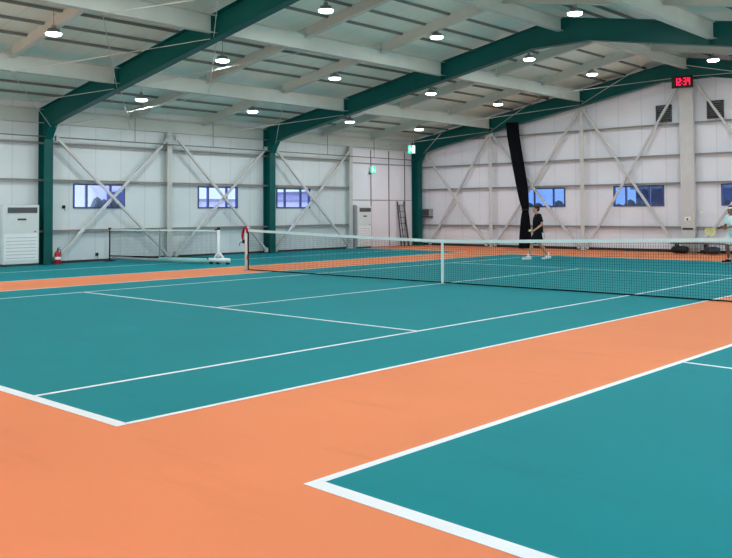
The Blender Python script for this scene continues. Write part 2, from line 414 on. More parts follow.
# ------------------------------------------------------------------ pale roof beams between the frames
bayn = ['in the bay over the camera side entrance', 'in the bay before the nearest green frame', 'in the bay between the nearest and middle green frames', 'in the pinkish bay between the middle and farthest green frames']
pos = {0: 'along the left wall top', 1: 'first from the left wall', 2: 'second from the left wall', 3: 'under the roof ridge', 4: 'first to the right of the ridge', 5: 'second to the right of the ridge'}
for k in range(4):
    y0, y1 = FY[k]+.01, FY[k+1]-.01
    for i in (1, 2, 3, 4, 5):
        x = BX[i]; z1 = zr(x)-.02; z0 = z1-(.42 if i != 3 else .36)
        t = thing('roof_beam', 'long pale steel beam %s, %s' % (pos[i], bayn[k]), 'roof beam', (x, (y0+y1)/2, z0))
        MB().box(x-.006, x+.006, y0, y1, z0+.012, z1-.012).build('web', 'steel', t)
        MB().box(x-.10, x+.10, y0, y1, z0, z0+.012).build('flange', 'steel', t)
        MB().box(x-.10, x+.10, y0, y1, z1-.012, z1).build('flange', 'steel', t)
    # cross beams at thirds
    for j, f in ((0, 1/3), (1, 2/3)):
        y = FY[k]+(FY[k+1]-FY[k])*f
        for i in range(6):
            xa, xb = BX[i]+(.02 if i else .1), BX[i+1]-.02
            t = thing('cross_beam', 'sloping pale cross beam %s, %s row %s' % (['from left wall to first roof beam', 'from first to second roof beam', 'from second roof beam to ridge', 'from ridge to first beam right of it', 'between the two beams right of ridge', 'from last roof beam to right wall'][i], ['nearer', 'farther'][j], bayn[k]), 'cross beam', ((xa+xb)/2, y, zr((xa+xb)/2)-.1))
            dz = .17
            MB().prism([(xa, zr(xa)-.11), (xb, zr(xb)-.11), (xb, zr(xb)+dz), (xa, zr(xa)+dz)], 1, y-.005, y+.005).build('web', 'steel', t)
            MB().beam((xa, y, zr(xa)-.12), (xb, y, zr(xb)-.12), .15, .012).build('flange', 'steel', t)

# thin tie rods in X pairs below the roof
nodes = [(-7.15, 4.05), (-3.6, 4.82), (.52, 5.57), (4.57, 6.20), (8.69, 5.57)]
wherex = ['next to the left wall', 'over the left lane', 'left of the ridge', 'right of the ridge']
def pair(k, side, w, spans):
    f0 = FY[k]; f1 = f0+side*(FY[1]-FY[0])/3
    for i in spans:
        a, c = nodes[i], nodes[i+1]
        up0, up1 = (zr(a[0])-.46, zr(c[0])-.46)
        up0 = 4.2 if i == 0 else up0
        t = thing('rod_brace', 'thin crossed tie rods %s, %s' % (wherex[i], w), 'tie rods', ((a[0]+c[0])/2, (f0+f1)/2, 5))
        MB().tube([(a[0], f0+side*.05, a[1]), (c[0], f1, up1)], .009, 6).build('rod', 'rod', t)
        MB().tube([(c[0], f0+side*.05, c[1]), (a[0] if i else XL+.1, f1, up0)], .009, 6).build('rod', 'rod', t)
pair(2, -1, 'just before the nearest green frame', (0, 1, 2))
pair(2, 1, 'just beyond the nearest green frame', (0, 1))
pair(3, -1, 'just before the middle green frame', (0,))
pair(4, -1, 'just before the farthest green frame', (0, 1, 2, 3))

# ------------------------------------------------------------------ wall posts and X braces
def post_left(y, lab):
    x0 = XL+.02; t = thing('wall_post', lab, 'steel post', (x0+.1, y, 0))
    MB().box(x0, x0+.2, y-.006, y+.006, .02, 4.2).build('web', 'steel', t)
    MB().box(x0+.19, x0+.2, y-.09, y+.09, .02, 4.2).build('flange', 'brace', t); MB().box(x0, x0+.01, y-.09, y+.09, .02, 4.2).build('flange', 'steel', t)
    MB().box(x0, x0+.24, y-.13, y+.13, 0, .02).build('base_plate', 'steel', t)
post_left(13.45, 'slim pale post on the left wall between the two nearer windows')
post_left(22.36, 'slim pale post on the left wall beside the smaller far air conditioner')
def post_back(x, h, lab, y=YB-.16):
    t = thing('wall_post', lab, 'steel post', (x, y, 0))
    MB().box(x-.006, x+.006, y-.09, YB-.145, .02, h).build('web', 'steel', t)
    MB().box(x-.075, x+.075, y-.10, y-.09, .02, h).build('flange', 'brace', t)
    MB().box(x-.12, x+.12, y-.14, YB-.142, 0, .02).build('base_plate', 'steel', t)
post_back(-3.77, zr(-3.77)-.52, 'slim pale post on the back wall, left of the black curtain')
post_back(.42, zr(.42)-.55, 'slim pale post on the back wall, right of the black shirted player')
post_back(8.8, zr(8.8)-.55, 'slim pale post on the back wall, beyond the right edge')
t = thing('wall_pillar', 'wide boxed white pillar on the back wall under the red clock', 'pillar', (4.40, 26.85, 0))
MB().box(4.24, 4.72, 26.83, YB-.145, 0, 5.82).build('casing', 'brace', t, bevel=.01)
MB().box(4.30, 4.66, 26.80, 26.83, .82, .88).build('handle_rail', 'dark', t)
t2 = thing('wall_socket', 'small white double socket on the wide white pillar', 'socket', (4.50, 26.82, 1.2))
MB().box(4.38, 4.58, 26.80, 26.828, 1.12, 1.27).build('plate', 'white', t2, bevel=.004)
MB().box(4.45, 4.51, 26.79, 26.80, 1.15, 1.22).build('plug', 'grille', t2)

def xbrace(lab, P, w=.08):
    """P: two segments ((a),(b))"""
    c = sum((Vector(q) for s in P for q in s), Vector())/4
    t = thing('cross_brace', lab, 'brace', (c.x, c.y, 0))
    for s in P:
        MB().beam(s[0], s[1], w, w).build('diagonal', 'brace', t, bevel=.006)
        for q in s: MB().box(q[0]-.05, q[0]+.05, q[1]-.05, q[1]+.05, q[2]-.08, q[2]+.08).build('end_plate', 'steel', t)
xl = XL+.22
xbrace('pale X brace over the leftmost window, beside the red extinguisher', [((xl+.08, 9.36, 3.75), (xl+.08, 13.30, .12)), ((xl, 9.36, .12), (xl, 13.42, 4.02))])
xbrace('pale X brace over the second window from the left', [((xl+.08, 13.66, 4.02), (xl+.08, 17.65, .12)), ((xl, 13.70, .12), (xl, 17.70, 3.85))])
xbrace('pale X brace over the left wall window beyond the middle green column', [((xl+.08, 18.20, 3.80), (xl+.08, 22.10, .12)), ((xl, 18.20, .12), (xl, 22.25, 3.98))])
yb = YB-.20
xbrace('pale X brace on the back wall in the left corner bay', [((-7.2, yb-.08, 4.10), (-3.98, yb-.08, .12)), ((-7.0, yb, .12), (-3.88, yb, 4.72))])
xbrace('pale X brace on the back wall behind the black curtain', [((-3.64, yb-.08, 4.72), (.26, yb-.08, .12)), ((-3.6, yb, .12), (.32, yb, 5.40))])
xbrace('pale X brace on the back wall over the window left of the pillar', [((.52, yb-.08, 5.40), (4.12, yb-.08, .12)), ((.57, yb, .12), (4.20, yb, 5.95))])
xbrace('pale X brace on the back wall right of the pillar', [((4.86, yb-.08, 5.95), (8.65, yb-.08, .12)), ((4.80, yb, .12), (8.70, yb, 5.5))])

# conduit pipe along the left wall with its hanger wires
t = thing('conduit_pipe', 'thin grey conduit running high along the left wall on hanger rods', 'pipe', (XL+.3, 13, 3.75))
MB().tube([(XL+.30, YN, 3.78), (XL+.30, 26.3, 3.78)], .018, 8).build('pipe', 'purlin', t)
for y in (7.2, 12.05, 15.2, 20.9, 23.7): MB().tube([(XL+.30, y, 3.78), (XL+.30, y, 4.66)], .008, 6).build('hanger_rod', 'dark', t)

# ------------------------------------------------------------------ lamps
def make_lamp():
    t = local('high_bay_lamp', '-', 'lamp', (0,0,0))
    MB().lathe([(.05, .09), (.09, .085), (.145, .055), (.175, .035), (.182, .02), (.180, .012), (.17, .012)][::-1], n=28).build('housing', 'lamp', t, True)
    b = MB()
    for k in range(16):
        a = 2*PI*k/16; b.beam((.05*math.cos(a), .05*math.sin(a), .115), (.13*math.cos(a), .13*math.sin(a), .085), .006, .04)
    b.build('heat_sink_fins', 'lamp', t)
    MB().lathe([(.12, -.040), (.162, -.025), (.176, .011)], n=28).build('lens', 'lens', t, True)
    MB().lathe([(.045, .10), (.05, .12), (.05, .19), (.03, .21)], n=14).build('driver', 'greybox', t, True)
    MB().tube([(0,0,.21), (0,0,.61)], .006, 6).build('hanger', 'dark', t)
    L = bpy.data.lights.new('lamp_light', 'AREA'); L.shape = 'DISK'; L.size = .32; L.energy = LAMP_POWER; L.color = (.93, .98, 1.0)
    lo = bpy.data.objects.new('lamp_light', L); COL.objects.link(lo); lo.parent = t; lo.location = (0,0,-.045)
    return t
proto = make_lamp(); first = True
LX = [-5.12, -1.35, 2.47, 6.55, 10.35, 14.2]
LY = [(-4.2, 'over the camera'), (1.65, 'over the near baseline'), (6.0, 'row before the nearest green frame'), (10.75, 'row beyond the nearest green frame'), (15.0, 'row before the middle green frame'), (19.7, 'row beyond the middle green frame'), (23.8, 'row before the farthest green frame')]  # first two rows hang out of view, added to light the room
lp = ['nearest the left wall', 'second from the left wall', 'just left of the ridge', 'just right of the ridge', 'second right of the ridge', 'nearest the right wall']
for yy, wy in LY:
    for i, x in enumerate(LX):
        y = yy
        lab = 'hanging lamp %s, %s' % (lp[i], wy); z = zr(x)-(.29 if i < 3 else .33)
        if i == 3 and y == 19.7: y = 19.15; z += .04
        if first: proto.location = (x, y, z); proto.matrix_basis = Matrix.Translation((x, y, z)); proto['label'] = lab; proto['group'] = 'round high bay lamps under the roof'; first = False
        else: dup(proto, (x, y, z), 0, lab)

# ------------------------------------------------------------------ exit signs
def pictogram(b, y, cx, cz, s):
    """running figure, flat bars facing -y at plane y"""
    def bar(x0, z0, x1, z1, wd): b.beam((cx+x0*s, y, cz+z0*s), (cx+x1*s, y, cz+z1*s), .004, wd*s, (0, 0, 1)) if abs(x1-x0) > .02 else b.box(cx+x0*s-wd*s/2, cx+x0*s+wd*s/2, y-.002, y+.002, cz+min(z0, z1)*s, cz+max(z0, z1)*s)
    b.ell((cx-.05*s, y, cz+.32*s), (.07*s, .003, .07*s), n=12, m=8)
    bar(-.03, .22, .06, -.02, .13); bar(-.03, .20, -.22, .08, .06); bar(-.03, .20, .20, .12, .06); bar(.05, -.02, -.10, -.15, .08); bar(-.10, -.15, -.08, -.36, .07); bar(.05, -.02, .16, -.2, .08); bar(.16, -.2, .32, -.24, .07)
t = local('exit_sign', 'larger lit green exit sign hanging by rods in front of the far corner column', 'exit sign', (-6.72, 25.3, 3.99), .55)
MB().box(-.16, .16, -.025, .025, 0, .36).build('case', 'white', t, bevel=.005)
MB().box(-.145, .145, -.032, -.026, .015, .345).build('face', 'exitg', t)
b = MB(); b.box(.04, .135, -.036, -.033, .03, .33); b.build('doorway', 'exitw', t)
b = MB(); pictogram(b, -.036, -.05, .18, .34); b.build('pictogram', 'exitw', t)
for x in (-.08, .08): MB().tube([(x, 0, .36), (x, 0, 1.0)], .006, 6).build('rod', 'white', t)
t = local('exit_sign', 'small lit green exit sign projecting above the far left door', 'exit sign', (XL+.24, 23.7, 3.14), .55)
MB().box(-.11, .11, -.02, .02, 0, .27).build('case', 'white', t, bevel=.004)
MB().box(-.10, .10, -.027, -.021, .01, .26).build('face', 'exitg', t)
b = MB(); pictogram(b, -.030, 0, .135, .26); b.build('pictogram', 'exitw', t)
MB().box(-.17, -.11, -.05, .05, -.06, .02).build('bracket', 'grille', t)

# ------------------------------------------------------------------ clock
t = local('digital_clock', 'red-digit wall clock above the wide pillar on the back wall', 'clock', (4.56, 26.36, 5.78), 0.12)
MB().box(-.36, .36, -.04, .04, 0, .42).build('case', 'ledcase', t, bevel=.008)
MB().box(-.02, .02, .03, .45, .33, .36).build('bracket', 'dark', t)
SEG = {'1': 'bc', '2': 'abged', '0': 'abcdef', '4': 'fgbc', '3': 'abgcd', '5': 'afgcd'}
def digit(ch, x):
    b = MB(); w_, h_, q = .085, .25, .026; z = .085; y0, y1 = -.048, -.041
    S = dict(a=(0, w_, h_-q, h_), g=(0, w_, h_/2-q/2, h_/2+q/2), d=(0, w_, 0, q), f=(0, q, h_/2, h_), b=(w_-q, w_, h_/2, h_), e=(0, q, 0, h_/2), c=(w_-q, w_, 0, h_/2))
    for s in SEG[ch]: a = S[s]; b.box(x+a[0], x+a[1], y0, y1, z+a[2], z+a[3])
    b.build('digit', 'led', t)
for ch, x in zip('1234', (-.25, -.13, .05, .18)): digit(ch, x)
b = MB(); b.box(-.015, .01, -.048, -.041, .14, .165); b.box(-.015, .01, -.048, -.041, .25, .275); b.build('colon', 'led', t)

# wall fans/vents either side of the pillar
def vent(x0, x1, lab):
    t = thing('wall_vent', lab, 'vent', ((x0+x1)/2, YB, 4.70))
    b = MB(); z0, z1 = 4.70, 5.32; y0 = YB-.09
    b.box(x0, x1, y0, YB, z0, z0+.05).box(x0, x1, y0, YB, z1-.05, z1).box(x0, x0+.05, y0, YB, z0, z1).box(x1-.05, x1, y0, YB, z0, z1); b.build('frame', 'vent', t)
    b = MB()
    for k in range(7):
        z = z0+.08+k*.072; b.beam((x0+.05, y0+.03, z), (x1-.05, y0+.03, z), .05, .008, (0, .7, .7))
    b.build('slats', 'grille', t)
    MB().box(x0+.04, x1-.04, YB-.02, YB-.005, z0+.04, z1-.04).build('backing', 'greybox', t)
vent(3.30, 3.86, 'dark square louvred vent high on the back wall, left of the pillar')
vent(5.13, 5.69, 'dark square louvred vent high on the back wall, right of the pillar')

# ------------------------------------------------------------------ curtain
def curtain():
    pts = [(5.02, -2.34, -1.82), (4.55, -2.30, -1.78), (3.94, -2.18, -1.68), (3.34, -2.07, -1.57), (2.54, -1.90, -1.42), (1.94, -1.77, -1.37), (1.60, -1.66, -1.37), (1.52, -1.64, -1.38), (1.40, -1.67, -1.36), (1.16, -1.71, -1.33), (.57, -1.77, -1.29), (.05, -1.82, -1.25)]
    g = 29.80/29.25; pts = [(max(.02, 1.52+(z-1.52)*g), 16.35+(l-16.35)*g, 16.35+(r-16.35)*g) for z, l, r in pts]
    n = 72; b = MB(); rings = []
    fine = []
    for a, c in zip(pts, pts[1:]):
        for s in range(4): fine.append(tuple(a[i]+(c[i]-a[i])*s/4 for i in range(3)))
    fine.append(pts[-1])
    for z, l, r in fine:
        cx, hw = (l+r)/2, (r-l)/2; ring = []
        for k in range(n):
            a = 2*PI*k/n; m = 1+.13*math.sin(9*a+z*.6)+.06*math.sin(17*a+z)
            ring.append(b.bm.verts.new((cx+hw*.92*m*math.cos(a), 26.45+hw*.6*m*math.sin(a), z)))
        rings.append(ring)
    for p, q in zip(rings, rings[1:]):
        for k in range(n): b.bm.faces.new([p[k], p[(k+1) % n], q[(k+1) % n], q[k]])
    b.bm.faces.new(rings[0]); b.bm.faces.new(rings[-1][::-1])
    return b
t = thing('divider_curtain', 'long black gathered curtain hanging from the roof, tied near the back wall behind the player', 'curtain', (-1.9, 26.45, 0))
curtain().build('drape', 'curtain', t, True)
MB().lathe([(.145, -.03), (.158, 0), (.145, .03)], (-1.85, 26.45, 1.55), 24).build('tie_band', 'black', t, True)

# ------------------------------------------------------------------ air conditioners
def aircon(name, lab, y0, y1, h, xf):
    xb_ = XL+.13 if xf > -7.4 else XL+.08
    t = thing(name, lab, 'air conditioner', ((xb_+xf)/2, (y0+y1)/2, 0)); L = y1-y0
    MB().box(xb_, xf, y0, y1, .06, h).build('cabinet', 'offwhite', t, bevel=.02)
    MB().box(xb_+.02, xf-.02, y0+.02, y1-.02, 0, .06).build('plinth', 'grille', t)
    MB().box(xf-.005, xf+.012, y0+L*.13, y1-L*.06, h*.865, h*.955).build('air_outlet', 'grille', t)
    for k in range(5):
        z = h*.872+k*h*.0175; MB().box(xf+.010, xf+.022, y0+L*.13, y1-L*.06, z, z+.007).build('outlet_slat', 'greybox', t)
    MB().box(xf-.005, xf+.008, y0+L*.40, y0+L*.64, h*.745, h*.775).build('control_panel', 'badge', t, bevel=.003)
    MB().box(xf-.005, xf+.007, y0+.05, y1-.05, h*.10, h*.53).build('intake_panel', 'white', t, bevel=.004)
    for k in range(7):
        z = h*(.13+.055*k); MB().box(xf+.006, xf+.012, y0+.09, y1-.09, z, z+.010).build('intake_louver', 'greybox', t)
    MB().box(xf-.002, xf+.006, y1-.16, y1-.09, h*.545, h*.57).build('badge', 'greybox', t)
aircon('air_conditioner', 'large white floor-standing air conditioner at the left edge, beside the green column', 7.63, 8.72, 1.76, -7.28)
aircon('air_conditioner', 'smaller white floor-standing air conditioner near the far left door', 22.60, 23.45, 1.74, -7.40)
# pale pipe cover beside the far unit
t = thing('pipe_duct', 'slim grey duct standing against the wall beside the far air conditioner', 'duct', (-7.5, 22.50, 0))
MB().box(XL+.08, -7.45, 22.47, 22.58, 0, 1.78).build('duct', 'greybox', t)

# ------------------------------------------------------------------ extinguisher, sockets, box, ladder, bench
t = local('fire_extinguisher', 'red fire extinguisher on the floor at the foot of the nearest green column', 'fire extinguisher', (-7.27, 9.30, 0))
MB().lathe([(.085, 0), (.095, .01), (.095, .30), (.085, .34), (.05, .38), (.025, .40), (.025, .42)], n=20).build('cylinder', 'extred', t, True)
MB().lathe([(.02, .42), (.022, .46), (.012, .47)], n=12).build('valve', 'black', t)
MB().beam((0, 0, .47), (.10, 0, .50), .02, .012).beam((0, 0, .45), (.09, 0, .44), .02, .01).build('handle', 'black', t)
MB().tube([(0, .02, .45), (.0, .09, .42), (0, .105, .30), (0, .10, .15)], [.010, .010, .010, .016], 8).build('hose', 'black', t, True)
MB().lathe([(.0955, .14), (.0965, .141), (.0965, .22), (.0955, .221)], n=20).build('label_band', 'white', t, True)

def sock(loc, lab):
    t = local('wall_socket', lab, 'socket', loc)
    MB().box(0, .02, -.05, .05, -.05, .05).build('plate', 'grille', t, bevel=.004)
    MB().box(.02, .07, -.022, .022, -.03, .03).build('plug', 'black', t)
    MB().tube([(.05, 0, -.03), (.055, .01, -.09), (.03, .012, -.13)], .006, 6).build('cord', 'black', t)
sock((XL+.002, 9.74, 1.70), 'small dark socket on the left wall under the first window girt')
sock((XL+.002, 10.87, .22), 'small dark socket low on the left wall, left of the small net')
t = thing('speaker_box', 'grey box on a small shelf in the far corner of the back wall', 'speaker', (-7.2, 26.98, 1.3))
MB().box(-7.40, -6.98, 26.84, YB-.005, 1.30, 1.62).build('cabinet', 'greybox', t, bevel=.01)
MB().box(-7.37, -7.01, 26.83, 26.838, 1.33, 1.59).build('front_panel', 'vent', t)
MB().box(-7.52, -6.98, 26.80, YB-.005, 1.24, 1.28).build('shelf', 'dark', t)

t = thing('stepladder', 'dull grey stepladder folded against the left wall beside the far corner column', 'ladder', (-7.5, 25.65, 0))
for y in (25.42, 25.88): MB().beam((-7.42, y, 0), (XL+.12, y, 1.95), .06, .03).build('rail', 'alu', t)
for k in range(7):
    f = (k+.6)/7.2; MB().box(-7.42+(XL+.12+7.42)*f-.05, -7.42+(XL+.12+7.42)*f+.02, 25.43, 25.87, 1.95*f-.012, 1.95*f+.012).build('tread', 'alu', t)
for y in (25.48, 25.82): MB().beam((-7.30, y, 0), (XL+.17, y, 1.80), .04, .025).build('rear_rail', 'alu', t)

t = thing('low_bench', 'low dark bench along the back wall in front of the wide pillar', 'bench', (5.0, 26.5, 0))
MB().box(4.0, 6.4, 26.38, 26.70, .33, .37).build('seat', 'alu', t, bevel=.006)
for x in (4.2, 5.2, 6.2): MB().box(x-.03, x+.03, 26.42, 26.66, 0, .33).build('leg', 'black', t)
def bag(x, s, lab, m='black'):
    t = local('sports_bag', lab, 'bag', (x, 26.18, 0), .1)
    MB().tube([(-s, 0, .13), (-s*.9, 0, .135), (-s*.4, 0, .14), (s*.4, 0, .14), (s*.9, 0, .135), (s, 0, .13)], [.06, .11, .13, .13, .11, .06], 14).build('body', m, t, True)
    MB().tube([(-s*.5, 0, .25), (-s*.25, 0, .38), (s*.25, 0, .38), (s*.5, 0, .25)], .012, 6).build('strap', 'greybox', t, True)
bag(4.45, .28, 'dark sports bag on the floor in front of the wide pillar')
bag(5.55, .24, 'dark sports bag on the floor right of the wide pillar', 'badge')

# ------------------------------------------------------------------ main net
def sag(x, x0, x1):
    u = abs((x-(x0+x1)/2)/((x1-x0)/2)); return .914+(1.07-.914)*u**1.25
X0, X1 = -.87, W+.87
t = thing('tennis_net', 'long black tennis net with white top band across the middle court', 'net', (W/2, NY, 0))
b = MB(); cell = .045; NX = int((X1-X0-.12)/cell)
for i in range(NX+1):
    x = X0+.06+i*cell; b.beam((x, NY, .03), (x, NY, sag(x, X0, X1)-.03), .0036, .0036)
nz = 20
for j in range(nz):
    prev = None
    for i in range(0, 41):
        x = X0+.06+(X1-X0-.12)*i/40; z = .03+(sag(x, X0, X1)-.06)*j/nz
        if prev: b.beam(prev, (x, NY, z), .003, .003)
        prev = (x, NY, z)
b.build('netting', 'netcord', t)
b = MB(); prev = None
for i in range(61):
    x = X0+.05+(X1-X0-.1)*i/60; p = (x, NY, sag(x, X0, X1)-.028)
    if prev: b.beam(prev, p, .022, .062)
    prev = p
b.build('headband', 'band', t)
b = MB(); prev = None
for i in range(61):
    x = X0+.05+(X1-X0-.1)*i/60; p = (x, NY, sag(x, X0, X1)-.003)
    if prev: b.beam(prev, p, .012, .008)
    prev = p
b.build('cable', 'greybox', t)
MB().box(X0+.05, X1-.05, NY-.004, NY+.004, .010, .034).build('bottom_band', 'netcord', t)
MB().box(X0+.05, X0+.085, NY-.008, NY+.008, .02, 1.04).build('side_band', 'netcord', t)
MB().box(X1-.085, X1-.05, NY-.008, NY+.008, .02, 1.04).build('side_band', 'netcord', t)
MB().box(W/2-.025, W/2+.025, NY-.016, NY+.016, .004, .925).build('center_strap', 'band', t)
def netpost(x, lab, s):
    t = thing('net_post', lab, 'net post', (x, NY, 0))
    MB().lathe([(.046, 0), (.046, 1.10), (.04, 1.115)], (x, NY, 0), 20).build('post', 'white', t, True)
    MB().lathe([(.09, 0), (.09, .015), (.05, .02)], (x, NY, 0), 20).build('floor_socket', 'greybox', t)
    MB().box(x-.02-.05*s, x+.02-.05*s, NY-.09, NY-.03, .70, .80).build('winch', 'black', t, bevel=.005)
    MB().tube([(x-.05*s, NY-.09, .75), (x-.12*s, NY-.12, .72), (x-.12*s, NY-.14, .64)], .010, 8).build('winch_handle', 'black', t)
    return t
t = netpost(X0, 'white net post with red cloth at the left end of the long net', 1)
b = MB(); b.tube([(X0+.075, NY-.02, .97), (X0+.04, NY-.03, 1.08), (X0, NY-.02, 1.125), (X0-.05, NY-.03, 1.09), (X0-.085, NY-.05, .98), (X0-.09, NY-.06, .88), (X0-.085, NY-.06, .80)], [(.04, .02), (.045, .025), (.05, .03), (.05, .03), (.045, .025), (.04, .02), (.025, .015)], 12)
b.build('red_cloth', 'red', t, True)
MB().tube([(X0+.06, NY-.012, .42), (X0+.062, NY-.015, .34), (X0+.06, NY-.012, .27)], [.012, .022, .014], 8).build('red_tie', 'red', t, True)
netpost(X1, 'white net post at the right end of the long net', -1)

# ------------------------------------------------------------------ small portable net on the left lane
P0, P1 = Vector((-7.42, 11.12, 0)), Vector((-3.48, 12.30, 0)); DV = (P1-P0).normalized()
ang = math.atan2(DV.y, DV.x); LN = (P1-P0).length
t = local('practice_net', 'small portable grey net on a wheeled white stand near the left wall', 'net', tuple(P0), ang)
b = MB(); k = 0; x = .04
while x < LN-.03: b.beam((x, 0, .18), (x, 0, .97), .0035, .0035); x += .045
for j in range(19): b.beam((.03, 0, .18+j*.043), (LN-.03, 0, .18+j*.043), .003, .003)
b.build('netting', 'netcord', t)
MB().box(.02, LN-.02, -.01, .01, .955, 1.0).build('headband', 'band', t)
MB().box(.02, LN-.02, -.006, .006, .15, .19).build('bottom_band', 'netcord', t)
MB().box(LN*.47, LN*.47+.05, -.012, .012, .10, .98).build('center_strap', 'greycloth', t)
MB().lathe([(.022, 0), (.022, 1.03)], (0, 0, 0), 14).build('post', 'black', t, True)
MB().box(-.05, .05, -.18, .18, 0, .03).build('foot', 'black', t)
MB().box(-.035, .045, -.03, .03, .985, 1.05).build('post_cap', 'black', t, bevel=.005)
MB().tube([(.10, 0, .09), (LN*.48, 0, .09)], .045, 14).build('ground_tube', 'greycloth', t, True)
MB().tube([(LN*.48, 0, .10), (LN-.3, 0, .10)], .075, 16).build('ballast_tube', 'mint', t, True)
MB().lathe([(.05, .16), (.045, .30), (.042, 1.0)], (LN, 0, 0), 16).build('stand_post', 'white', t, True)
MB().beam((LN-.05, 0, .32), (LN-.14, 0, .16), .05, .05).beam((LN+.05, 0, .32), (LN+.18, 0, .16), .05, .05).build('gusset', 'white', t)
MB().tube([(LN-.32, 0, .12), (LN+.38, 0, .12)], .065, 16).build('stand_base', 'white', t, True)
MB().lathe([(.045, 0), (.05, .04), (.045, .08)], (LN, 0, 1.0), 16).build('post_cap', 'black', t)
MB().box(LN-.12, LN-.02, -.02, .02, .99, 1.03).build('winch', 'black', t)
for x in (LN-.26, LN-.02, LN+.32):
    for y in (-.035, .035): MB().tube([(x, y-.012, .035), (x, y+.012, .035)], .035, 14).build('wheel', 'black', t, True)
MB().tube([(LN-.38, 0, .12), (LN-.32, 0, .12)], .066, 14).build('end_cap', 'black', t)

# ------------------------------------------------------------------ people
def remesh(o, v, sm=4):
    r = o.modifiers.new('remesh', 'REMESH'); r.mode = 'VOXEL'; r.voxel_size = v; r.use_smooth_shade = True
    s = o.modifiers.new('smooth', 'SMOOTH'); s.iterations = sm; s.factor = .5
    return o
def hand(b, wr, d, n, thumb, curl):
    """wr wrist point, d direction of the hand, n palm normal, thumb = +1/-1 side, curl radians per joint"""
    wr, d, n = Vector(wr), Vector(d).normalized(), Vector(n); n = (n-d*n.dot(d)).normalized(); s = d.cross(n)*thumb
    for k in (-1, -.33, .33, 1): b.cap(wr+s*k*.016, wr+d*.085+s*k*.030, .016, .013, 8)
    for k, L in ((1, .068), (.33, .076), (-.33, .071), (-1, .055)):
        p = wr+d*.088+s*k*.031; dd = d.copy(); segs = (.45, .32, .25)
        for q, sg in enumerate(segs):
            a = curl*(q+1)*.9; e = (d*math.cos(a)+n*math.sin(a)+s*k*.08).normalized()
            p2 = p+e*L*sg; b.cap(p, p2, .0088-.0008*q, .0082-.0008*q, 8); p = p2
    p = wr+d*.025+s*.026; e = (d*.6+s*.75+n*.2).normalized(); p2 = p+e*.038; b.cap(p, p2, .013, .010, 8)
    e = (d*.85+s*.25+n*(.2+curl*.5)).normalized(); b.cap(p2, p2+e*.030, .010, .0085, 8)
